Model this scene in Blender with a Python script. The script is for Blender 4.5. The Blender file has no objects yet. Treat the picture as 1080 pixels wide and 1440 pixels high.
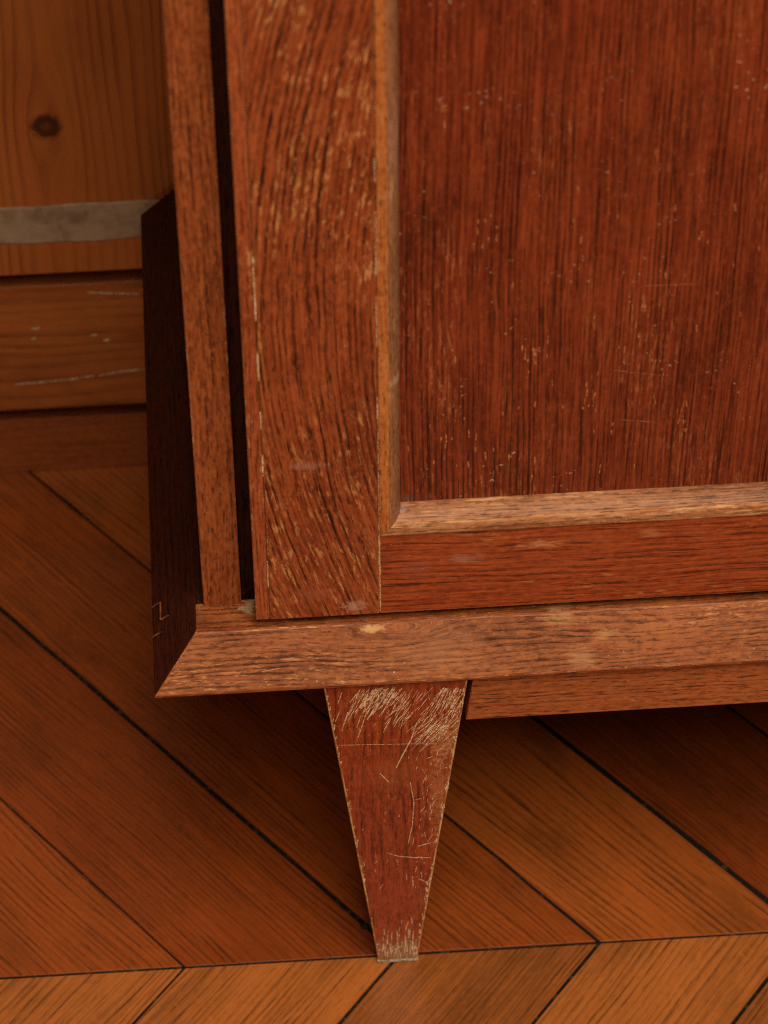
import bpy, bmesh, math, random
from mathutils import Vector
random.seed(7)
sc = bpy.context.scene
COL = sc.collection

# ------------------------------------------------------------------ camera
S = 1.4
CAM = Vector((0.02958, -0.67966, 0.93077)) * S
PITCH, YAW, ROLL, FPX = 0.80016, 0.06452, -0.00944, 4565.377
cp, sp, cy_, sy_ = math.cos(PITCH), math.sin(PITCH), math.cos(YAW), math.sin(YAW)
FW = Vector((sy_*cp, cy_*cp, -sp))
R0 = Vector((cy_, -sy_, 0)); U0 = R0.cross(FW)
RT = R0*math.cos(ROLL) + U0*math.sin(ROLL)
UP = U0*math.cos(ROLL) - R0*math.sin(ROLL)
cam = bpy.data.cameras.new('camera'); camo = bpy.data.objects.new('camera', cam)
COL.objects.link(camo); sc.camera = camo
from mathutils import Matrix
camo.matrix_world = Matrix(((RT.x, UP.x, -FW.x, CAM.x), (RT.y, UP.y, -FW.y, CAM.y), (RT.z, UP.z, -FW.z, CAM.z), (0, 0, 0, 1)))
cam.sensor_fit = 'HORIZONTAL'; cam.sensor_width = 36; cam.lens = FPX/1080*36
cam.clip_start = 0.05; cam.clip_end = 60
cam.dof.use_dof = True; cam.dof.aperture_fstop = 15.0

def hit(px, py, axis, val):
    "point where the sight line of a photo pixel meets a plane of the place"
    d = FW + RT*((px-540)/FPX) - UP*((py-720)/FPX)
    return CAM + d*((val-CAM[axis])/d[axis])

cam.dof.focus_distance = (hit(560, 1020, 1, 0.006)-CAM).dot(FW)

# ------------------------------------------------------------------ light
world = bpy.data.worlds.new('World'); sc.world = world; world.use_nodes = True
bg = world.node_tree.nodes['Background']
bg.inputs[0].default_value = (1.0, 0.72, 0.48, 1); bg.inputs[1].default_value = 0.006

def area(name, az, el, dist, sx, sy, power, col, target=(0.12, 0.0, 0.3)):
    L = bpy.data.lights.new(name, 'AREA'); L.shape = 'RECTANGLE'; L.size = sx; L.size_y = sy
    L.energy = power; L.color = col
    o = bpy.data.objects.new(name, L); COL.objects.link(o)
    t = Vector(target); a, e = math.radians(az), math.radians(el)
    o.location = t + Vector((math.sin(a)*math.cos(e), -math.cos(a)*math.cos(e), math.sin(e)))*dist
    o.rotation_euler = (t-o.location).to_track_quat('-Z', 'Y').to_euler()
    return o
area('window_light', 18, 63, 2.4, 1.3, 1.4, 80, (1.0, 0.84, 0.60))
area('fill_light', -10, 11, 3.4, 1.4, 1.0, 11, (1.0, 0.82, 0.58))  # added fill, no source seen, lifts the wall and front faces

sc.view_settings.view_transform = 'Standard'; sc.view_settings.look = 'None'
sc.view_settings.exposure = 0; sc.view_settings.gamma = 1
sc.render.engine = 'CYCLES'
sc.cycles.max_bounces = 5; sc.cycles.diffuse_bounces = 3; sc.cycles.glossy_bounces = 2
sc.cycles.pixel_filter_type = 'BLACKMAN_HARRIS'; sc.cycles.filter_width = 1.15
sc.cycles.use_denoising = False

# ------------------------------------------------------------------ node helpers
def srgb(r, g, b):
    f = lambda c: (c/255/12.92) if c/255 <= .04045 else ((c/255+.055)/1.055)**2.4
    return (f(r), f(g), f(b), 1)

class NT:
    def __init__(s, name):
        s.mat = bpy.data.materials.new(name); s.mat.use_nodes = True
        s.t = s.mat.node_tree; s.b = s.t.nodes['Principled BSDF']
    def put(s, inp, v):
        if hasattr(v, 'links'): s.t.links.new(v, inp)
        elif v is not None: inp.default_value = v
    def n(s, kind, *ins, **props):
        nd = s.t.nodes.new(kind)
        for k, v in props.items(): setattr(nd, k, v)
        for i, v in enumerate(ins): s.put(nd.inputs[i], v)
        return nd
    def m(s, op, a, b=None, c=None, clamp=False):
        return s.n('ShaderNodeMath', a, b, c, operation=op, use_clamp=clamp).outputs[0]
    def vec(s, x, y, z=0.0):
        return s.n('ShaderNodeCombineXYZ', x, y, z).outputs[0]
    def noise(s, v, scale=1.0, detail=2.0, rough=.5, dist=0.0):
        nd = s.t.nodes.new('ShaderNodeTexNoise')
        s.put(nd.inputs['Vector'], v); nd.inputs['Scale'].default_value = scale
        nd.inputs['Detail'].default_value = detail; nd.inputs['Roughness'].default_value = rough
        nd.inputs['Distortion'].default_value = dist
        return nd.outputs['Fac']
    def step(s, v, a, b, lo=0.0, hi=1.0):
        nd = s.t.nodes.new('ShaderNodeMapRange'); nd.interpolation_type = 'SMOOTHSTEP'
        s.put(nd.inputs[0], v)
        for i, x in enumerate((a, b, lo, hi)): s.put(nd.inputs[i+1], x)
        return nd.outputs[0]
    def mix(s, f, a, b, blend='MIX'):
        nd = s.t.nodes.new('ShaderNodeMix'); nd.data_type = 'RGBA'; nd.blend_type = blend
        s.put(nd.inputs[0], f); s.put(nd.inputs[6], a); s.put(nd.inputs[7], b)
        return nd.outputs[2]

def oak(name, dark, mid, light, worn, ring=.0035, ring_amt=.6, pore=(.0009, .009), pore_lo=.56, pore_amt=.7,
        fleck=(.0028, .011), fleck_lo=.66, fleck_mask=.5, fleck_amt=.8, curve=(0, 0), wave=.0035, wave_f=(14, 5),
        rough=.4, bump=.25, spots=(), speck=.0, blotch=.35, worn_all=0.0, knot=None, fibre=.5, spec=.3, ringlen=.35,
        mottle=.5, cont=1.0, coat=0.0, streak=None):
    """Old varnished wood. UV map 'grain' holds metres: u across, v along the grain."""
    N = NT(name)
    uv = N.n('ShaderNodeUVMap', uv_map='grain').outputs[0]
    sx = N.n('ShaderNodeSeparateXYZ', uv); u, v = sx.outputs[0], sx.outputs[1]
    oi = N.n('ShaderNodeObjectInfo').outputs['Random']
    seed = N.m('MULTIPLY', oi, 37.0)
    lowv = N.vec(N.m('MULTIPLY', u, wave_f[0]), N.m('MULTIPLY', v, wave_f[1]), seed)
    wob = N.m('MULTIPLY', N.m('SUBTRACT', N.noise(lowv, 1, 2), .5), wave*2)
    u2 = N.m('ADD', u, wob)
    if curve[0]:
        dv = N.m('SUBTRACT', v, curve[1])
        u2 = N.m('ADD', u2, N.m('MULTIPLY', N.m('MULTIPLY', dv, dv), curve[0]))
    kn = None
    if knot:
        du = N.m('SUBTRACT', u, knot[0]); dv = N.m('SUBTRACT', v, knot[1]); Rk = knot[2]
        dd = N.m('ADD', N.m('MULTIPLY', du, du), N.m('MULTIPLY', N.m('MULTIPLY', dv, dv), .12))
        q = N.m('DIVIDE', Rk*Rk*1.2, N.m('ADD', dd, Rk*Rk*.55))
        u2 = N.m('SUBTRACT', u2, N.m('MULTIPLY', du, q))
        rk = N.m('SQRT', N.m('ADD', N.m('MULTIPLY', du, du), N.m('MULTIPLY', N.m('MULTIPLY', dv, dv), .9)))
        rk = N.m('ADD', rk, N.m('MULTIPLY', N.m('SUBTRACT', N.noise(uv, 260, 2), .5), Rk*.5))
        kn = N.step(rk, Rk*1.05, Rk*.55)
        kcore = N.step(rk, Rk*.45, Rk*.1)
    P = lambda a, b, z=0.0: N.vec(N.m('DIVIDE', u2, a), N.m('DIVIDE', v, b), N.m('ADD', seed, z))
    # growth rings: quasi-periodic, sharp on one side, rows of open pores in the early wood
    jit = N.noise(P(ring*5, .12*cont, 2), 1, 1, .6)
    ph = N.m('ADD', N.m('DIVIDE', u2, ring), N.m('MULTIPLY', jit, 3.2))
    ph = N.m('ADD', ph, N.m('MULTIPLY', N.noise(P(.0012, .018*cont, 5), 1, 2), .5))
    saw = N.m('FRACT', ph)
    rings = N.m('MULTIPLY', N.step(saw, .0, .10), N.step(saw, .62, .14))
    amp = N.step(N.noise(P(ring*2.2, .06*cont, 9), 1, 2), .34, .62)
    rings = N.m('MULTIPLY', rings, N.m('ADD', N.m('MULTIPLY', amp, .75), .25))
    fib = N.noise(P(.0011, .024*cont, 3), 1, 2, .7)
    pn = N.noise(P(pore[0], pore[1], 7), 1, 2, .6)
    por = N.step(N.m('ADD', pn, N.m('MULTIPLY', rings, .13)), pore_lo+.06, pore_lo+.12)
    blo = N.noise(N.vec(N.m('MULTIPLY', u, 30), N.m('MULTIPLY', v, 12), seed), 1, 3, .6)
    c = N.mix(N.m('MULTIPLY', rings, ring_amt), mid, dark)
    c = N.mix(N.m('MULTIPLY', N.step(fib, .45, .66), fibre), c, light)
    c = N.mix(N.m('MULTIPLY', N.step(fib, .46, .30), fibre*.8), c, dark)
    c = N.mix(N.m('MULTIPLY', N.step(blo, .48, .75), blotch), c, light)
    c = N.mix(N.m('MULTIPLY', N.step(blo, .5, .25), blotch), c, dark)
    mot = N.noise(P(.0016, .0042, 15), 1, 2, .65)
    c = N.mix(N.m('MULTIPLY', N.step(mot, .52, .68), mottle), c, light)
    c = N.mix(N.m('MULTIPLY', N.step(mot, .48, .32), mottle), c, dark)
    c = N.mix(N.m('MULTIPLY', por, pore_amt), c, tuple(x*.12 for x in dark[:3])+(1,))
    if kn is not None and knot[3]:
        c = N.mix(N.m('MULTIPLY', kn, .93), c, tuple(x*.22 for x in dark[:3])+(1,))
        c = N.mix(N.m('MULTIPLY', kcore, .2), c, mid)
    # worn flecks where the varnish has gone
    f1 = N.step(N.m('SUBTRACT', N.noise(P(fleck[0], fleck[1], 11), 1, 4, .68), N.m('MULTIPLY', rings, .07)), fleck_lo-.05, fleck_lo+.05)
    fm = N.step(N.noise(N.vec(N.m('MULTIPLY', u, 46), N.m('MULTIPLY', v, 13), N.m('ADD', seed, 5.0)), 1, 2), fleck_mask-.07, fleck_mask+.1)
    fl = N.m('MULTIPLY', N.m('MULTIPLY', f1, fm), fleck_amt)
    if worn_all:
        wa = N.step(N.noise(P(.0035, .03, 19), 1, 4, .65), .42, .66)
        fl = N.m('MAXIMUM', fl, N.m('MULTIPLY', wa, worn_all))
    fl = N.m('MULTIPLY', fl, N.m('SUBTRACT', 1.0, N.m('MULTIPLY', por, .75)))
    c = N.mix(fl, c, worn)
    if streak:   # pale ray flecks
        st = N.step(N.noise(P(streak[0], streak[1], 23), 1, 2, .5, 1.2), streak[2], streak[2]+.05)
        c = N.mix(N.m('MULTIPLY', st, streak[3]), c, light)
    ob = N.n('ShaderNodeTexCoord').outputs['Object']
    if speck:
        spk = N.step(N.noise(ob, 560, 1, .5), .71, .75)
        spm = N.step(N.noise(ob, 34, 2), .5, .66)
        c = N.mix(N.m('MULTIPLY', N.m('MULTIPLY', spk, spm), speck), c, srgb(205, 175, 150))
    nzs = None
    for (pos, rad, col, amt, fr) in spots:   # dust, rubbed patches, stains: each a shape of its own
        d = N.n('ShaderNodeVectorMath', ob, tuple(pos), operation='SUBTRACT').outputs[0]
        d = N.n('ShaderNodeVectorMath', d, tuple(1/r for r in rad), operation='MULTIPLY').outputs[0]
        ln = N.n('ShaderNodeVectorMath', d, operation='LENGTH').outputs['Value']
        if nzs is None: nzs = N.noise(P(.0010, .006, 31), 1, 4, .75)
        nz = nzs if fr < 400 else N.noise(ob, fr, 3, .7)
        k = N.m('SUBTRACT', ln, N.m('MULTIPLY', N.m('SUBTRACT', nz, .5), 3.2))
        c = N.mix(N.m('MULTIPLY', N.step(k, 1.0, .1), amt), c, col)
    N.put(N.b.inputs['Base Color'], c)
    rg = N.m('ADD', rough, N.m('MULTIPLY', fl, .22))
    rg = N.m('ADD', rg, N.m('MULTIPLY', N.m('SUBTRACT', N.noise(ob, 90, 3), .5), .25))
    rg = N.m('ADD', rg, N.m('MULTIPLY', por, .12))
    N.put(N.b.inputs['Roughness'], rg)
    N.b.inputs['Specular IOR Level'].default_value = spec
    N.b.inputs['Coat Weight'].default_value = coat; N.b.inputs['Coat Roughness'].default_value = .28
    hgt = N.m('SUBTRACT', N.m('MULTIPLY', fib, .4), N.m('ADD', por, N.m('MULTIPLY', rings, .5)))
    hgt = N.m('SUBTRACT', hgt, N.m('MULTIPLY', fl, .35))
    hgt = N.m('ADD', hgt, N.m('MULTIPLY', N.noise(ob, 60, 2), .6))
    bp = N.t.nodes.new('ShaderNodeBump'); bp.inputs['Strength'].default_value = bump; bp.inputs['Distance'].default_value = .0006
    N.put(bp.inputs['Height'], hgt); N.put(N.b.inputs['Normal'], bp.outputs[0])
    return N.mat

def plain(name, col, col2, scale=300, rough=.8, lo=.4, hi=.65, bump=.3):
    N = NT(name); ob = N.n('ShaderNodeTexCoord').outputs['Object']
    nz = N.noise(ob, scale, 4, .65)
    N.put(N.b.inputs['Base Color'], N.mix(N.step(nz, lo, hi), col, col2))
    N.b.inputs['Roughness'].default_value = rough; N.b.inputs['Specular IOR Level'].default_value = .25
    bp = N.t.nodes.new('ShaderNodeBump'); bp.inputs['Strength'].default_value = bump; bp.inputs['Distance'].default_value = .0005
    N.put(bp.inputs['Height'], nz); N.put(N.b.inputs['Normal'], bp.outputs[0])
    return N.mat

# ------------------------------------------------------------------ dimensions (m)
H1 = .15*S; w, h, D = .01407*S, .01435*S, .23415*S
xs, xs2, ys = .01696*S, .02918*S, .02542*S
xd, yd, zd = .03343*S, .01507*S-.0011, .16761*S+.0011
xl, xst, zr = .03783*S, .07275*S, .20334*S+.0011
xp, yp, zp = .07991*S, .02209*S-.0011, .21049*S+.0011
ZL = H1+h                      # ledge of the base frame
WID = .56                      # cabinet width
ZTOP = .86
YW = .25574*S                  # plinth of the panelling behind

# ------------------------------------------------------------------ materials
M = {}
RED_D, RED_M, RED_L, TAN = srgb(84, 34, 18), srgb(150, 68, 36), srgb(178, 92, 52), srgb(206, 150, 96)
M['stile'] = oak('stile_wood', srgb(48, 18, 9), srgb(142, 62, 31), srgb(180, 94, 52), srgb(216, 152, 94), ring=.0031, ring_amt=.95, cont=2.0, mottle=.35,
                 pore=(.0009, .012), pore_lo=.56, pore_amt=.7, curve=(-.85, .42), wave=.0022, wave_f=(26, 14), fleck_lo=.58, fleck_mask=.48, fleck_amt=.62,
                 fleck=(.0017, .008), speck=.4, rough=.36, coat=.1,
                 spots=[(hit(432, 655, 1, yd), (.011, .01, .0028), srgb(170, 120, 105), .55, 240),
                        (hit(500, 852, 1, yd), (.006, .01, .004), srgb(190, 150, 135), .55, 420),
                        (hit(440, 835, 1, yd), (.012, .01, .006), srgb(160, 85, 60), .5, 200)])
M['lipping'] = oak('lipping_wood', srgb(104, 44, 22), srgb(156, 72, 38), srgb(180, 96, 56), srgb(200, 138, 88), ring=.0022, ring_amt=.55,
                   pore_amt=.5, fleck_lo=.6, wave=.001, speck=.4, rough=.4)
M['strip'] = oak('carcass_wood', srgb(82, 36, 16), srgb(142, 68, 33), srgb(172, 96, 52), srgb(190, 122, 76), ring=.003, ring_amt=.6,
                 pore=(.0009, .008), pore_amt=.55, fleck_lo=.64, fleck_mask=.5, fleck_amt=.45, wave=.003, wave_f=(30, 14), rough=.45)
M['panel'] = oak('panel_wood', srgb(38, 12, 6), srgb(114, 42, 21), srgb(160, 72, 38), srgb(200, 130, 80), ring=.0021, ring_amt=.75, cont=2.6, mottle=.28,
                 pore=(.0009, .03), pore_lo=.55, pore_amt=.6, wave=.004, wave_f=(10, 4), fleck_lo=.58, fleck_mask=.55, fleck=(.0011, .008),
                 fleck_amt=.34, speck=.6, rough=.34, coat=.12, blotch=.32, fibre=.5,
                 spots=[(hit(575, 700, 1, yp), (.004, .004, .0022), srgb(84, 82, 90), .6, 420)])
M['rail'] = oak('rail_wood', srgb(62, 22, 10), srgb(154, 64, 30), srgb(186, 92, 48), srgb(202, 138, 84), ring=.0034, ring_amt=.7, cont=1.3, mottle=.35,
                pore=(.0009, .018), pore_lo=.57, pore_amt=.55, wave=.007, wave_f=(16, 7), fleck_lo=.6, fleck_mask=.54, fleck_amt=.5, speck=.45, rough=.34, coat=.12,
                spots=[(hit(655, 785, 1, yd), (.0105, .01, .0032), srgb(165, 125, 115), .5, 260),
                       (hit(585, 800, 1, yd), (.010, .01, .007), srgb(150, 85, 70), .45, 330),
                       (hit(760, 765, 1, yd), (.014, .01, .0030), srgb(205, 140, 90), .65, 260),
                       (hit(915, 750, 1, yd), (.009, .01, .0036), srgb(196, 128, 80), .5, 260)])
M['bead'] = oak('bead_wood', srgb(92, 44, 24), srgb(158, 92, 54), srgb(194, 132, 88), srgb(222, 174, 130), ring=.0025, ring_amt=.5,
                pore=(.0009, .008), pore_amt=.5, fleck_lo=.55, fleck_mask=.45, fleck_amt=.6, fleck=(.0016, .012), wave=.001, rough=.5, blotch=.4, worn_all=.3)
M['bead_grime'] = oak('bead_top_wood', srgb(88, 50, 32), srgb(142, 90, 60), srgb(170, 116, 82), srgb(206, 158, 116), ring=.0022, ring_amt=.6,
                pore=(.0009, .008), pore_amt=.6, fleck_lo=.58, fleck_mask=.5, fleck_amt=.6, fleck=(.0022, .014), wave=.001, rough=.55, blotch=.5,
                spots=[(hit(563, 712, 1, yd+.006), (.004, .006, .0035), srgb(140, 136, 138), .6, 420),
                       (hit(552, 530, 1, yd+.004), (.004, .006, .004), srgb(214, 186, 160), .7, 300),
                       (hit(549, 190, 1, yd+.004), (.005, .006, .03), srgb(176, 136, 112), .6, 160),
                       (hit(556, 690, 1, yd+.006), (.004, .005, .012), srgb(96, 78, 68), .6, 300)])
M['beadv'] = oak('bead_upright_wood', srgb(120, 60, 26), srgb(184, 102, 48), srgb(200, 124, 68), srgb(214, 156, 100), ring=.002, ring_amt=.6,
                 pore=(.0009, .006), pore_amt=.6, fleck_lo=.56, fleck_mask=.5, fleck_amt=.5, wave=.0015, rough=.45, blotch=.5)
_p = hit(565, 902, 1, w*.62)
KS = ((_p.y*w+_p.z*h)/math.hypot(w, h), _p.x)
M['base'] = oak('base_wood', srgb(72, 34, 17), srgb(134, 70, 35), srgb(164, 96, 52), srgb(206, 150, 100), ring=.0024, ring_amt=.75,
                pore=(.0009, .006), pore_lo=.55, pore_amt=.45, wave=.003, wave_f=(30, 12), fleck_lo=.58, fleck_mask=.52, fleck_amt=.5, fleck=(.0014, .006),
                speck=.8, rough=.55, spec=.16, blotch=.5, fibre=.5, knot=(KS[0], KS[1], .0065, 0),
                spots=[(hit(785, 870, 1, w*.8), (.010, .02, .006), srgb(196, 146, 100), .5, 320),
                       (hit(520, 880, 1, w), (.006, .02, .0018), srgb(214, 168, 120), .7, 320),
                       (hit(850, 882, 1, w*.8), (.008, .02, .003), srgb(192, 138, 90), .4, 320),
                       (hit(820, 925, 1, w*.2), (.009, .02, .004), srgb(190, 136, 92), .4, 320),
                       (hit(620, 915, 1, w*.5), (.03, .02, .012), srgb(176, 116, 78), .35, 90),
                       ((xs2+.003, ys-.002, ZL), (.006, .006, .003), srgb(176, 150, 120), .75, 420),
                       ((xs-.003, ys+.004, ZL), (.003, .012, .003), srgb(110, 84, 62), .6, 420)])
M['leg'] = oak('leg_wood', srgb(70, 24, 9), srgb(142, 54, 22), srgb(170, 74, 35), srgb(212, 160, 108), ring=.0042, ring_amt=.55,
               pore=(.0009, .012), pore_lo=.58, pore_amt=.35, wave=.002, fleck_lo=.6, fleck_mask=.56, fleck_amt=.5, fleck=(.001, .004), speck=.6, rough=.3, coat=.1, fibre=.5,
               spots=[(hit(560, 1350, 1, .002), (.022, .03, .022), srgb(160, 128, 94), .75, 330),
                      (hit(618, 1120, 1, .002), (.006, .03, .05), srgb(190, 120, 80), .45, 420),
                      (hit(632, 1040, 1, .002), (.009, .03, .02), srgb(200, 140, 98), .45, 420),
                      (hit(575, 1085, 1, .002), (.03, .03, .016), srgb(168, 88, 52), .35, 120)])
M['apron'] = oak('apron_wood', srgb(112, 54, 26), srgb(166, 88, 46), srgb(186, 108, 62), srgb(206, 140, 86), ring=.003, ring_amt=.6,
                 pore=(.0009, .008), pore_amt=.65, wave=.004, wave_f=(18, 6), fleck_lo=.68, rough=.42)
M['worn'] = oak('worn_edge', srgb(120, 58, 30), srgb(178, 106, 62), srgb(206, 150, 98), srgb(226, 180, 128), ring=.002, ring_amt=.3, pore_amt=.3,
                fleck_lo=.5, fleck_mask=.42, fleck=(.002, .006), fleck_amt=.9, rough=.55)
M['worn2'] = oak('rubbed_edge', srgb(90, 40, 20), srgb(140, 70, 38), srgb(176, 104, 62), srgb(200, 150, 105), ring=.002, ring_amt=.3, pore_amt=.4,
                 fleck_lo=.56, fleck_mask=.5, fleck=(.002, .006), fleck_amt=.8, rough=.5)
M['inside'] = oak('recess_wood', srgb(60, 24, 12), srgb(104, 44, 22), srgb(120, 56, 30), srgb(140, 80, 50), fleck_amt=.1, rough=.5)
M['return'] = oak('shaded_return_wood', srgb(30, 11, 7), srgb(52, 19, 11), srgb(66, 27, 16), srgb(90, 44, 26), fleck_amt=.2, rough=.5, spec=.15)  # shade of the left return and door gap put into the wood colour
M['scratch'] = plain('scratch_wood', srgb(226, 198, 164), srgb(168, 100, 64), 900, .7, .42, .62)
M['scratch_pale'] = plain('scratch_grey', srgb(196, 176, 150), srgb(150, 112, 76), 300, .7)
M['scuff'] = plain('scuffed_varnish', srgb(186, 116, 72), srgb(120, 52, 28), 700, .6, .45, .6)
M['mark'] = plain('old_mark', srgb(128, 74, 40), srgb(70, 30, 16), 500, .7)
M['pad'] = plain('pad_felt', srgb(196, 186, 168), srgb(110, 100, 86), 500, .8)
M['dust'] = plain('dust_grey', srgb(176, 172, 170), srgb(90, 80, 74), 700, .95)
M['dirt'] = plain('joint_dirt', srgb(14, 10, 8), srgb(70, 52, 38), 230, .95, .52, .74)
M['grime'] = plain('dark_lump', srgb(20, 14, 12), srgb(40, 30, 24), 500, .8)

# ------------------------------------------------------------------ mesh helpers
def grain_uv(bm, g, off=(0, 0)):
    uvl = bm.loops.layers.uv.get('grain') or bm.loops.layers.uv.new('grain')
    g = Vector(g).normalized()
    for f in bm.faces:
        n = f.normal
        t = g - n*g.dot(n)
        if t.length < .2: t = n.orthogonal()
        t.normalize(); b = t.cross(n)
        if b.dot(Vector((1, .31, .17))) < 0: b = -b
        for l in f.loops:
            l[uvl].uv = (l.vert.co.dot(b)+off[0], l.vert.co.dot(t)+off[1])

def prism(rings, closed=True):
    "bmesh skinned between polygon rings (lists of points), capped at both ends"
    bm = bmesh.new()
    V = [[bm.verts.new(p) for p in r] for r in rings]
    n = len(V[0])
    for a, b in zip(V, V[1:]):
        for i in range(n):
            j = (i+1) % n
            bm.faces.new((a[i], a[j], b[j], b[i]))
    bm.faces.new(V[0][::-1]); bm.faces.new(V[-1])
    bmesh.ops.recalc_face_normals(bm, faces=bm.faces)
    return bm

def box(x0, x1, y0, y1, z0, z1):
    return prism([[(x0, y0, z0), (x1, y0, z0), (x1, y1, z0), (x0, y1, z0)], [(x0, y0, z1), (x1, y0, z1), (x1, y1, z1), (x0, y1, z1)]])

def build(name, bm, mats, parent=None, grain=(0, 0, 1), bevel=.0007, off=None, seg=2, cut=0, sel=None, wob=0.0):
    bmesh.ops.recalc_face_normals(bm, faces=bm.faces)
    if bevel:
        es = [e for e in bm.edges if e.is_manifold and e.calc_face_angle(0) > .5 and (sel is None or sel(e))]
        bmesh.ops.bevel(bm, geom=es, offset=bevel, segments=seg, profile=.5, affect='EDGES', material=1 if len(mats) > 1 else 0, clamp_overlap=True)
    bm.normal_update()
    grain_uv(bm, grain, off or (random.uniform(0, 3), random.uniform(0, 3)))
    me = bpy.data.meshes.new(name); bm.to_mesh(me); bm.free()
    for m in mats: me.materials.append(M[m])
    o = bpy.data.objects.new(name, me); COL.objects.link(o)
    if parent: o.parent = parent
    return o

def empty(name, loc, label=None, cat=None, kind=None):
    o = bpy.data.objects.new(name, None); COL.objects.link(o); o.location = loc; o.empty_display_size = .05
    if label: o['label'] = label
    if cat: o['category'] = cat
    if kind: o['kind'] = kind
    return o

def add_strip(bm, pts, wid, nrm, lift):
    "a thin tapering stroke lying on a surface"
    pts = [Vector(p) for p in pts]; nrm = Vector(nrm).normalized()
    rows = []
    for i, p in enumerate(pts):
        t = (pts[min(i+1, len(pts)-1)]-pts[max(i-1, 0)]).normalized()
        s = nrm.cross(t).normalized()
        k = wid*.5*(.25+.75*math.sin(math.pi*(i+.35)/(len(pts)-.3))**.6 if len(pts) > 2 else 1)
        rows.append((bm.verts.new(p+nrm*lift-s*k), bm.verts.new(p+nrm*(lift*1.6)), bm.verts.new(p+nrm*lift+s*k)))
    for a, b in zip(rows, rows[1:]):
        bm.faces.new((a[0], b[0], b[1], a[1])); bm.faces.new((a[1], b[1], b[2], a[2]))

# ------------------------------------------------------------------ floor: chevron parquet
SPY, SPA, THA, THF = .00497*S, -.0024, .67763, .6922
NODES = [.00212*S, .07781*S, .14881*S, .22215*S]
sub = build('floor', box(-1.6, 2.2, -1.7, .8, -.05, -.0009), ['dirt'], bevel=0)
sub['kind'] = 'structure'; sub['label'] = 'old oak chevron parquet floor, orange brown with dark joints'
def floor_mat(k):
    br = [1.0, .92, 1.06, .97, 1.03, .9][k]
    sat = [(132, 63, 22), (116, 52, 17), (140, 72, 28), (124, 56, 19), (154, 88, 40), (144, 80, 35)][k]  # back rows darkened for light falloff, front rows paled for sheen, besides real tone
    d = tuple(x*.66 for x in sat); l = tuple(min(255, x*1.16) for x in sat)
    return oak('parquet_wood_%d' % k, srgb(*d), srgb(*[x*br for x in sat]), srgb(*l), srgb(*[min(255, x*1.35) for x in sat]),
               ring=[.0034, .0028, .004, .003, .0036, .0026][k], ring_amt=.85, pore=(.0009, .02), pore_lo=.58, pore_amt=.4, fibre=.5, mottle=.2, cont=2.5, wave=.007, wave_f=(13, 4),
               fleck_lo=.68, fleck_mask=.55, fleck_amt=.35, rough=.34, bump=.15, blotch=.55, spec=.3, coat=.35,
               streak=(.012, .02, .66, .35) if k in (0, 2, 4) else None)
FM = []
for k in range(6):
    M['fl%d' % k] = floor_mat(k); FM.append('fl%d' % k)

def spine_pt(s): return Vector((s*math.cos(SPA), SPY+s*math.sin(SPA), 0))
nodes = list(NODES); st = .0733*S
pre = [NODES[0]-st*i for i in range(14, 0, -1)]; post = [NODES[-1]+st*i for i in range(1, 18)]
nodes = pre+nodes+post
gapw = {}
for i, s in enumerate(nodes): gapw[i] = .0014+.0008*random.random()
iA = len(pre)
gapw[iA+1] = .0025; gapw[iA+3] = .0032; gapw[iA+2] = .0019; gapw[iA] = .0012; gapw[iA-1] = .002
BT = .012
def board(i, side, sdist, length, mat, flip=1):
    "one mitre-ended chevron board between joints i and i+1; side +1 runs to the wall, -1 to the room"
    th = THA if side > 0 else THF
    d = Vector((-flip*math.sin(th), side*math.cos(th), 0))
    yy = lambda s0, q: s0 + d*(q/abs(d.y))
    off = spine_pt(0)*0
    g0, g1 = gapw[i]*.5, gapw[i+1]*.5
    if side < 0: g0, g1 = min(g0, .0009), min(g1, .0009)
    k = 1/math.cos(th)
    a = spine_pt(nodes[i]+g0*k) + Vector((-math.tan(th)*sdist, side*sdist, 0))
    b = spine_pt(nodes[i+1]-g1*k) + Vector((-math.tan(th)*sdist, side*sdist, 0))
    e = .0007
    p0, p1 = yy(a, e), yy(b, e); p2, p3 = yy(b, length-e), yy(a, length-e)
    dz = random.uniform(-.00025, .00025)
    nq = 26; nv = Vector((d.y, -d.x, 0)).normalized()
    jv = lambda: nv*random.gauss(0, .00016)
    out = [p0, p1]+[p1.lerp(p2, t/nq)+jv() for t in range(1, nq)]+[p2, p3]+[p3.lerp(p0, t/nq)+jv() for t in range(1, nq)]
    ring = lambda z: [Vector((p.x, p.y, z)) for p in out]
    bm = prism([ring(-BT), ring(dz)])
    o = build('parquet_board', bm, [mat], sub, grain=d, bevel=.0003, seg=1, off=(random.uniform(0, 9), random.uniform(0, 9)))
    return o
last = None
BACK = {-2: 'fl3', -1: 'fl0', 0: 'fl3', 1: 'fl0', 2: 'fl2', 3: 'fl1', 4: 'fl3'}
for i in range(len(nodes)-1):
    for side, dist, ln in ((1, 0, .47), (-1, 0, .40), (-1, .40, .45)):
        # the row nearer the room mirrors the direction again
        if dist == .40:
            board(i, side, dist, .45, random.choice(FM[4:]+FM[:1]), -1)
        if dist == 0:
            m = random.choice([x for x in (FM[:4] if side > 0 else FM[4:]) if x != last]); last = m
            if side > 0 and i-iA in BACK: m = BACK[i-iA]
            board(i, side, 0, ln, m)
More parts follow.
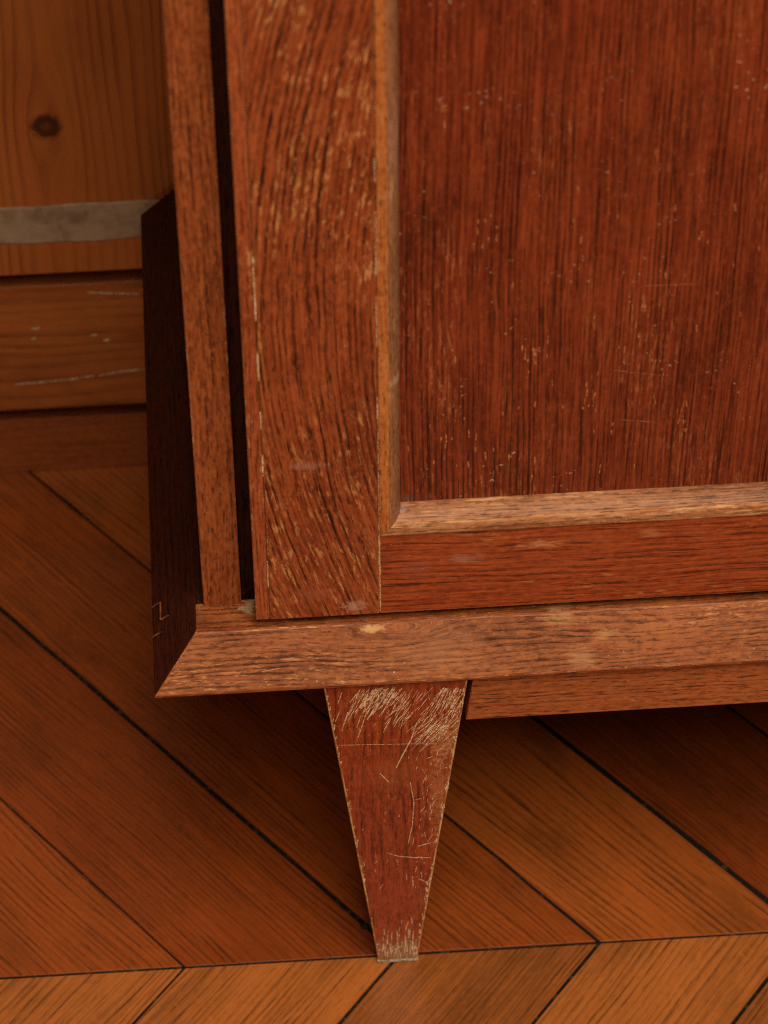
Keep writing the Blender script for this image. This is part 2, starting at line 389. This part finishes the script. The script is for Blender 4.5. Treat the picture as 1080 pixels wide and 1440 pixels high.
dust = build('debris', None or prism([[(0, 0, 0)]*0 + [Vector((math.cos(t)*.0022, math.sin(t)*.0018, 0)) for t in [k*math.pi/4 for k in range(8)]],
             [Vector((math.cos(t)*.0026*random.uniform(.8, 1.1), math.sin(t)*.0019, .0009)) for t in [k*math.pi/4 for k in range(8)]],
             [Vector((math.cos(t)*.0013, math.sin(t)*.0010, .0017)) for t in [k*math.pi/4 for k in range(8)]]]), ['grime'], bevel=0)
dust.location = hit(513, 1303, 2, .0002)
dust['label'] = 'tiny black crumb of dirt lodged in the parquet joint beside the cabinet leg'; dust['category'] = 'debris'

# ------------------------------------------------------------------ panelling behind
wall = build('wall', box(-1.4, 2.0, YW+.05, YW+.12, -.01, 2.0), ['inside'], bevel=0)
wall['kind'] = 'structure'; wall['label'] = 'pine panelled wall with skirting board behind the cabinet'
Yp, Ysk = YW-.010, YW-.022      # skirting, panelling stand proud of the plinth
zpl = hit(100, 574, 1, YW-.010).z
zsk1 = hit(100, 384, 1, Ysk).z
zg0, zg1 = hit(100, 339.5, 1, Ysk).z, hit(100, 286.5, 1, Ysk).z
kpos = hit(65, 178, 1, Ysk)
M['plinth'] = oak('plinth_pine', srgb(96, 44, 18), srgb(136, 66, 28), srgb(150, 78, 36), srgb(170, 100, 50), ring=.006, ring_amt=.5, pore_amt=.15, wave=.004, rough=.5, fleck_amt=.1)
M['skirt'] = oak('skirting_pine', srgb(106, 50, 20), srgb(158, 86, 38), srgb(176, 104, 48), srgb(206, 150, 80), ring=.009, ring_amt=.6, pore_amt=.15, wave=.012, wave_f=(20, 5), rough=.42, fleck_lo=.7, fleck_amt=.3, blotch=.6, mottle=.1, fibre=.25, cont=3)
M['pine'] = oak('panel_pine', srgb(114, 52, 20), srgb(164, 90, 40), srgb(176, 104, 50), srgb(196, 130, 60), ring=.0062, ring_amt=.6, pore_amt=.0, wave=.009, wave_f=(10, 3), rough=.42,
                fleck_amt=.0, mottle=.06, cont=4, blotch=.3, knot=(kpos.x, kpos.z, .0092, 1), fibre=.1)
M['greypaint'] = plain('grey_filler', srgb(160, 134, 112), srgb(120, 96, 78), 60, .7, .35, .7, .2)
build('plinth_board', box(-1.4, 2.0, YW, YW+.049, 0.0, hit(100, 587, 1, YW).z), ['plinth'], wall, grain=(1, 0, 0), bevel=.001)
build('skirting_board', box(-1.4, 2.0, Yp, YW-.0005+.04, zpl+.0, hit(100, 399, 1, Yp).z), ['skirt'], wall, grain=(1, 0, 0), bevel=.0015)
xb = [-1.4, -1.13, -.88, -.62, -.37, -.115, .16, .43, .70, .96, 1.22, 1.48, 1.74, 2.0]
for a, b in zip(xb, xb[1:]):
    bm = box(a+.0005, b-.0005, Ysk, YW+.03, zsk1, 1.95)
    o = build('panel_board', bm, ['pine'], wall, grain=(0, 0, 1), bevel=.001, off=(0, 0) if a == -.115 else (.6+random.random(), random.random()))
# grey filler band with ragged edges
bm = bmesh.new(); nseg = 420; prev = None
ph = [random.uniform(0, 6) for _ in range(6)]
for i in range(nseg+1):
    x = -1.4+3.4*i/nseg
    wv = lambda k: .0009*math.sin(x*70+ph[k])+.0008*math.sin(x*173+ph[k+1])+.0004*random.uniform(-1, 1)
    row = [Vector((x, Ysk-.0001, zg0+wv(0)*.5)), Vector((x, Ysk-.0007, zg0+.0012+wv(0)*.5)), Vector((x, Ysk-.0005, zg1-.0014+wv(2)*.4)), Vector((x, Ysk-.0001, zg1+wv(2)*.4))]
    row = [bm.verts.new(p) for p in row]
    if prev:
        for k in range(3): bm.faces.new((prev[k], row[k], row[k+1], prev[k+1]))
    prev = row
o = build('filler_band', bm, ['greypaint'], wall, grain=(1, 0, 0), bevel=0); o['label'] = 'grey filler band smeared across the pine panelling'
bm = bmesh.new()
sk = lambda px, py: hit(px, py, 1, Yp)
add_strip(bm, [sk(22, 540), sk(60, 537), sk(100, 533), sk(133, 528)], .0011, (0, -1, 0), .0002)
add_strip(bm, [sk(139, 528), sk(165, 523), sk(200, 519), sk(240, 516)], .0011, (0, -1, 0), .0002)
add_strip(bm, [sk(124, 411), sk(150, 412), sk(195, 413)], .0011, (0, -1, 0), .0002)
for (px, py, r) in ((50, 462, 5), (132, 471, 5), (150, 478, 4), (48, 476, 3)):
    add_strip(bm, [sk(px-r, py+1), sk(px, py), sk(px+r, py-1)], .0016, (0, -1, 0), .0002)
o = build('scratch_marks', bm, ['scratch_pale'], wall, grain=(1, 0, 0), bevel=0); o['kind'] = 'stuff'

# ------------------------------------------------------------------ cabinet
cab = empty('cabinet', (0, 0, 0), 'reddish brown oak cabinet with panelled door, mitred base and tapered legs', 'cabinet')
XR = WID
# base frame, mitred: profile (inset, z)
prof = [(0, H1), (0, H1+.0022), (w, ZL), (.062, ZL), (.062, H1+.004), (.02, H1)]
bm = prism([[(w, .0375, z) if q > .05 else (q, q, z) for q, z in prof], [(XR-q, q, z) for q, z in prof]])
build('base_moulding', bm, ['base', 'worn2'], cab, grain=(1, 0, 0), bevel=.0006, off=(0, 0))
e = .0004
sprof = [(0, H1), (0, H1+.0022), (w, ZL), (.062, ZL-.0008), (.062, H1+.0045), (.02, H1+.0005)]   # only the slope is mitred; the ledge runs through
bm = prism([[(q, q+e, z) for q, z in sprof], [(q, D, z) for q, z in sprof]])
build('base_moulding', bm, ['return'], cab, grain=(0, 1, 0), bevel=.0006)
bm = prism([[(XR-q, q+e, z) for q, z in prof], [(XR-q, D, z) for q, z in prof]])
build('base_moulding', bm, ['base', 'worn'], cab, grain=(0, 1, 0), bevel=.0006)
build('bottom_board', box(.05, XR-.05, .05, D-.002, H1+.006, ZL-.001), ['inside'], cab, grain=(1, 0, 0), bevel=0)
# carcass
build('side_panel', box(xs, xs2, ys, D-.004, ZL-.001, ZTOP), ['strip', 'worn2'], cab, bevel=.0006)
build('side_panel', box(XR-xs2, XR-xs, ys, D-.004, ZL-.001, ZTOP), ['strip', 'worn2'], cab, bevel=.0006)
build('back_panel', box(xs2+.0005, XR-xs2-.0005, D-.016, D-.006, ZL-.001, ZTOP), ['inside'], cab, bevel=0)
build('door_stop', box(xs2+.0003, xs2+.03, ys+.010, ys+.030, ZL-.001, ZTOP-.001), ['return'], cab, bevel=0)  # left stop in the darkened wood, standing in for shade in the gap
build('door_stop', box(XR-xs2-.03, XR-xs2-.0003, ys+.034, ys+.054, ZL-.001, ZTOP-.001), ['inside'], cab, bevel=0)
build('cabinet_top', box(.004, XR-.004, .004, D, ZTOP+.0002, ZTOP+.024), ['base', 'worn'], cab, grain=(1, 0, 0), bevel=.001)
# door: parts of the cabinet, with its own pieces
door = empty('door', (0, 0, 0)); door.parent = cab
DT = .022; zdt = ZTOP-.008; XD2 = XR-xd
build('lipping', box(xd, xl, yd, yd+DT, zd, zdt), ['lipping', 'worn2'], door, bevel=.0006)
build('stile', box(xl+.0001, xst, yd-.0002, yd+DT, zd, zdt), ['stile', 'worn2'], door, bevel=.0006, off=(0, 0))
xr2 = XD2-(xst-xd)
build('stile', box(xr2, XD2-(xl-xd)-.0001, yd-.0002, yd+DT, zd, zdt), ['stile', 'worn2'], door, bevel=.0006)
build('lipping', box(XD2-(xl-xd), XD2, yd, yd+DT, zd, zdt), ['lipping', 'worn2'], door, bevel=.0006)
ztr = zdt-(zr-zd)
build('rail', box(xst+.0002, xr2-.0002, yd, yd+DT, zd, zr), ['rail', 'worn'], door, grain=(1, 0, 0), bevel=.0005)
build('rail', box(xst+.0002, xr2-.0002, yd, yd+DT, ztr, zdt), ['rail', 'worn'], door, grain=(1, 0, 0), bevel=.0005)
a_, b_ = xp-xst, yp-yd
bprof = [(0.0001, -.0002), (a_*.06, -.0008), (a_*.18, -.0009)]
for k in range(9):
    t = k/8*math.pi/2
    bprof.append((a_*.32+a_*.68*math.sin(t), -.0009+(b_+.0004)*(1-math.cos(t))))
bprof += [(a_, b_+.004), (0.0001, b_+.004)]
z1b, z0b = ztr, zr
def bead(kind, mats, lo, hi):
    g = .00018
    if kind == 'l': r = [[(xst+s, yd+d, z0b+s+g) for s, d in bprof], [(xst+s, yd+d, z1b-s-g) for s, d in bprof]]; gr = (0, 0, 1)
    if kind == 'r': r = [[(xr2-s, yd+d, z0b+s+g) for s, d in bprof], [(xr2-s, yd+d, z1b-s-g) for s, d in bprof]]; gr = (0, 0, 1)
    if kind == 'b': r = [[(xst+s+g, yd+d, z0b+s) for s, d in bprof], [(xr2-s-g, yd+d, z0b+s) for s, d in bprof]]; gr = (1, 0, 0)
    if kind == 't': r = [[(xst+s+g, yd+d, z1b-s) for s, d in bprof], [(xr2-s-g, yd+d, z1b-s) for s, d in bprof]]; gr = (1, 0, 0)
    bm = prism(r)
    o = build('bead', bm, mats, door, grain=gr, bevel=0)
    for p in o.data.polygons: p.use_smooth = True
    try: o.data.set_sharp_from_angle(angle=math.radians(38))
    except Exception: pass
    for p in o.data.polygons:      # rubbed crown, grimy inner curve
        c = p.center; sx_ = {'l': c.x-xst, 'r': xr2-c.x, 'b': c.z-z0b, 't': z1b-c.z}[kind]/a_
        p.material_index = 0 if lo <= sx_ <= hi else 1
    # continuous grain over the curved face
    uvl = o.data.uv_layers['grain'].data; o1 = random.uniform(0, 3)
    for p in o.data.polygons:
        for li in p.loop_indices:
            c = o.data.vertices[o.data.loops[li].vertex_index].co
            s = {'l': c.x, 'r': -c.x, 'b': c.z, 't': -c.z}[kind]+c.y
            uvl[li].uv = (s+o1, (c.z if kind in 'lr' else c.x)+o1)
    return o
bead('l', ['beadv', 'bead_grime'], .0, .45); bead('r', ['beadv', 'bead_grime'], .0, .52); bead('b', ['bead', 'bead_grime'], .0, .72); bead('t', ['bead', 'bead_grime'], .0, .72)
build('panel', box(xp-.003, xr2-a_+.003, yp, yp+.008, zr+.002, ztr-.002), ['panel'], door, bevel=0)

# pale glue showing in the joints of the door frame
bm = bmesh.new(); rg = random.Random(5)
def glue(x, z0, z1, wid, keep):
    z = z0
    while z < z1:
        L_ = rg.uniform(.006, .02); zz = min(z+L_, z1)
        if rg.random() < keep:
            add_strip(bm, [(x+rg.uniform(-.0001, .0001), yd-.0002, z+(zz-z)*t) for t in (0, .33, .66, 1)], wid*rg.uniform(.6, 1.1), (0, -1, 0), .0001)
        z = zz
glue(xst+.0001, zd+.002, zr, .0006, .95); glue(xst+.0001, zr, .5, .0005, .55); glue(xl, zd+.002, .5, .0006, .4); glue(xl, .25, .45, .0008, .25)
o = build('glue_line', bm, ['scratch'], door, bevel=0); o['kind'] = 'stuff'

bm = bmesh.new(); PF = lambda px, py: hit(px, py, 1, yp)
def scuff(cx, cy, ang, ln, wd):
    a2 = math.radians(ang+rg.uniform(-8, 8))
    add_strip(bm, [PF(cx+math.cos(a2)*ln*q, cy-math.sin(a2)*ln*q) for q in (-.5, -.15, .2, .5)], wd, (0, -1, 0), .00006)
for (cx, cy, sx2, sy2, n_) in ((742, 497, 9, 12, 16), (905, 440, 14, 26, 16), (920, 520, 8, 22, 9), (962, 590, 5, 18, 9), (828, 565, 6, 18, 12), (640, 570, 20, 50, 12),
                               (680, 330, 14, 40, 10), (625, 148, 6, 10, 4), (700, 660, 60, 20, 18), (860, 400, 90, 60, 22), (1000, 330, 40, 80, 10), (760, 600, 120, 60, 24)):
    for _ in range(n_):
        x_, y_ = rg.gauss(cx, sx2), rg.gauss(cy, sy2)
        if 572 < x_ < 1200 and y_ < 672: scuff(x_, y_, 88, rg.uniform(3, 13), rg.uniform(.0003, .0008))
for a_s in ((905, 402, 985, 399), (858, 520, 930, 528), (870, 590, 925, 594), (980, 655, 990, 660)):
    add_strip(bm, [PF(a_s[0]+(a_s[2]-a_s[0])*q, a_s[1]+(a_s[3]-a_s[1])*q) for q in (0, .3, .6, 1)], .0003, (0, -1, 0), .00006)
o = build('scuff_marks', bm, ['scuff'], door, bevel=0); o['kind'] = 'stuff'

# legs
LY = hit(560, 1353, 2, 0).y
tl, tr = .05352*S, .10017*S
bl, br = hit(532.5, 1352, 1, LY).x, hit(587, 1350, 1, LY).x
def leg(mir, y0, sgn):
    fx = (lambda x: XR-x) if mir else (lambda x: x)
    def ring(z, xa, xb, dep):
        return [(fx(xa), y0, z), (fx(xb), y0, z), (fx(xb), y0+sgn*dep, z), (fx(xa), y0+sgn*dep, z)]
    Z = [0.0016, .02, H1*.5, H1-.001+.004]
    rs = []
    for z in Z:
        t = z/H1
        rs.append(ring(z, bl+(tl-bl)*t, br+(tr-br)*t, .020+.036*t))
    o = build('leg', prism(rs), ['leg', 'worn'], cab, bevel=.0010)
    p = .0006
    build('foot_pad', prism([ring(0, bl-p, br+p, .021), ring(.0022, bl-p, br+p, .021)]), ['pad'], o, bevel=.0005)
    return o
L1 = leg(False, LY, 1); leg(True, LY, 1); leg(False, D-.012, -1); leg(True, D-.012, -1)

# apron between the front legs, ends cut to the taper of the legs
ya = LY+.0012
za = hit(655, 1012.8, 1, ya).z
xa_b = hit(655, 1012.8, 1, ya).x; xa_t = xa_b + (H1-za)*(tr-br)/H1
xb_b, xb_t = XR-xa_b, XR-xa_t
bm = prism([[(xa_b, ya, za), (xb_b, ya, za), (xb_t, ya, H1+.002), (xa_t, ya, H1+.002)], [(xa_b, ya+.018, za), (xb_b, ya+.018, za), (xb_t, ya+.018, H1+.002), (xa_t, ya+.018, H1+.002)]])
build('apron', bm, ['apron', 'worn2'], cab, grain=(1, 0, 0), bevel=.0006)

# scratches and rubbed marks
bm = bmesh.new(); LF = lambda px, py: hit(px, py, 1, LY)
def inleg(px, py):
    t = (py-968)/(1352-968); xl_, xr_ = 456+(531-456)*t, 658+(588-658)*t
    return xl_+3 < px < xr_-4
rs = random.Random(3)
def stroke(cx, cy, ang, ln, wd):
    k = 4; pts = []
    bend = rs.uniform(-.07, .07)
    for i in range(k):
        t = (i/(k-1)-.5)*ln; a = math.radians(ang)+bend*(i/(k-1)-.5)
        q = (cx+t*math.cos(a), cy-t*math.sin(a))
        if not inleg(*q): return
        if q[1] > 966: pts.append(LF(*q))
    if len(pts) < 2: return
    add_strip(bm, pts, wd, (0, -1, 0), .00006)
for _ in range(120): stroke(rs.gauss(545, 17), 962+abs(rs.gauss(0, 24)), rs.gauss(54, 6), rs.uniform(6, 24), rs.uniform(.0002, .0005))
for _ in range(46): stroke(rs.gauss(512, 13), 972+abs(rs.gauss(0, 20)), rs.gauss(62, 9), rs.uniform(8, 30), rs.uniform(.0002, .0005))
for _ in range(80): stroke(rs.gauss(636, 9), 964+abs(rs.gauss(8, 28)), rs.gauss(62, 10), rs.uniform(6, 26), rs.uniform(.0002, .0005))
for _ in range(60): stroke(rs.gauss(612, 13), rs.gauss(1028, 11), rs.gauss(46, 8), rs.uniform(10, 44), rs.uniform(.0002, .0005))
for _ in range(26): stroke(rs.uniform(560, 620), rs.uniform(972, 1020), rs.gauss(52, 9), rs.uniform(10, 34), rs.uniform(.0002, .0004))
for _ in range(60): stroke(rs.gauss(605, 14), rs.uniform(1050, 1240), rs.gauss(70, 25), rs.uniform(3, 10), rs.uniform(.0002, .00045))
for _ in range(26): stroke(rs.uniform(480, 640), rs.uniform(980, 1290), rs.gauss(75, 25), rs.uniform(3, 9), rs.uniform(.0002, .0004))
for _ in range(70): stroke(rs.uniform(536, 584), 1345-abs(rs.gauss(0, 22)), rs.gauss(88, 6), rs.uniform(5, 16), rs.uniform(.0002, .0006))
for _ in range(80):     # chips along both arrises
    y_ = rs.uniform(970, 1345); t_ = (y_-968)/(1352-968); side_ = rs.random() < .6
    ex = (659+(588-659)*t_-rs.uniform(4, 8)) if side_ else (455+(531-455)*t_+rs.uniform(3, 5.5))
    a_l = math.radians(100 if side_ else 79); L2 = rs.uniform(2, 7)
    add_strip(bm, [LF(ex-math.cos(a_l)*L2*q, y_+math.sin(a_l)*L2*q) for q in (-.5, 0, .5)], rs.uniform(.0003, .0008), (0, -1, 0), .00006)
for pts, wd in (([(586, 1016), (578, 1040), (566, 1062), (557, 1080)], .0006), ([(577, 1100), (582, 1128), (580, 1160), (574, 1186)], .00045),
                ([(543, 1199), (560, 1204), (585, 1206), (605, 1206)], .0005), ([(534, 1087), (540, 1093), (547, 1100)], .0005),
                ([(516, 1000), (510, 1018), (503, 1038)], .0005), ([(589, 1236), (595, 1238), (600, 1242)], .0006), ([(580, 1232), (581, 1246)], .0004),
                ([(588, 1190), (598, 1187), (606, 1185)], .0007), ([(474, 1048), (520, 1047), (575, 1046), (638, 1046)], .00028)):
    add_strip(bm, [LF(*p) for p in pts], wd, (0, -1, 0), .00007)
o = build('scratches', bm, ['scratch'], L1, bevel=0); o['kind'] = 'stuff'; o['label'] = 'pale diagonal scratches scored into the leg'
# old marks on the dark return of the base
bm = bmesh.new()
def SF(px, py):   # left sloping face: from (0, .., H1) to (w, .., ZL)
    n = Vector((-h, 0, w)).normalized(); d = hit(px, py, 1, 0)-CAM
    return CAM + d*((Vector((0, 0, H1+.0022*.5))-CAM).dot(n)/d.dot(n))
nS = Vector((-h, 0, w)).normalized()
for pts in ([(217, 856), (223, 852), (229, 849)], [(229, 849), (229, 862), (229, 874)], [(229, 874), (235, 870), (241, 867)], [(218, 898), (224, 894), (231, 890)]):
    add_strip(bm, [SF(*p) for p in pts], .0005, nS, .0012)
o = build('scratches', bm, ['mark'], cab, bevel=0); o['kind'] = 'stuff'
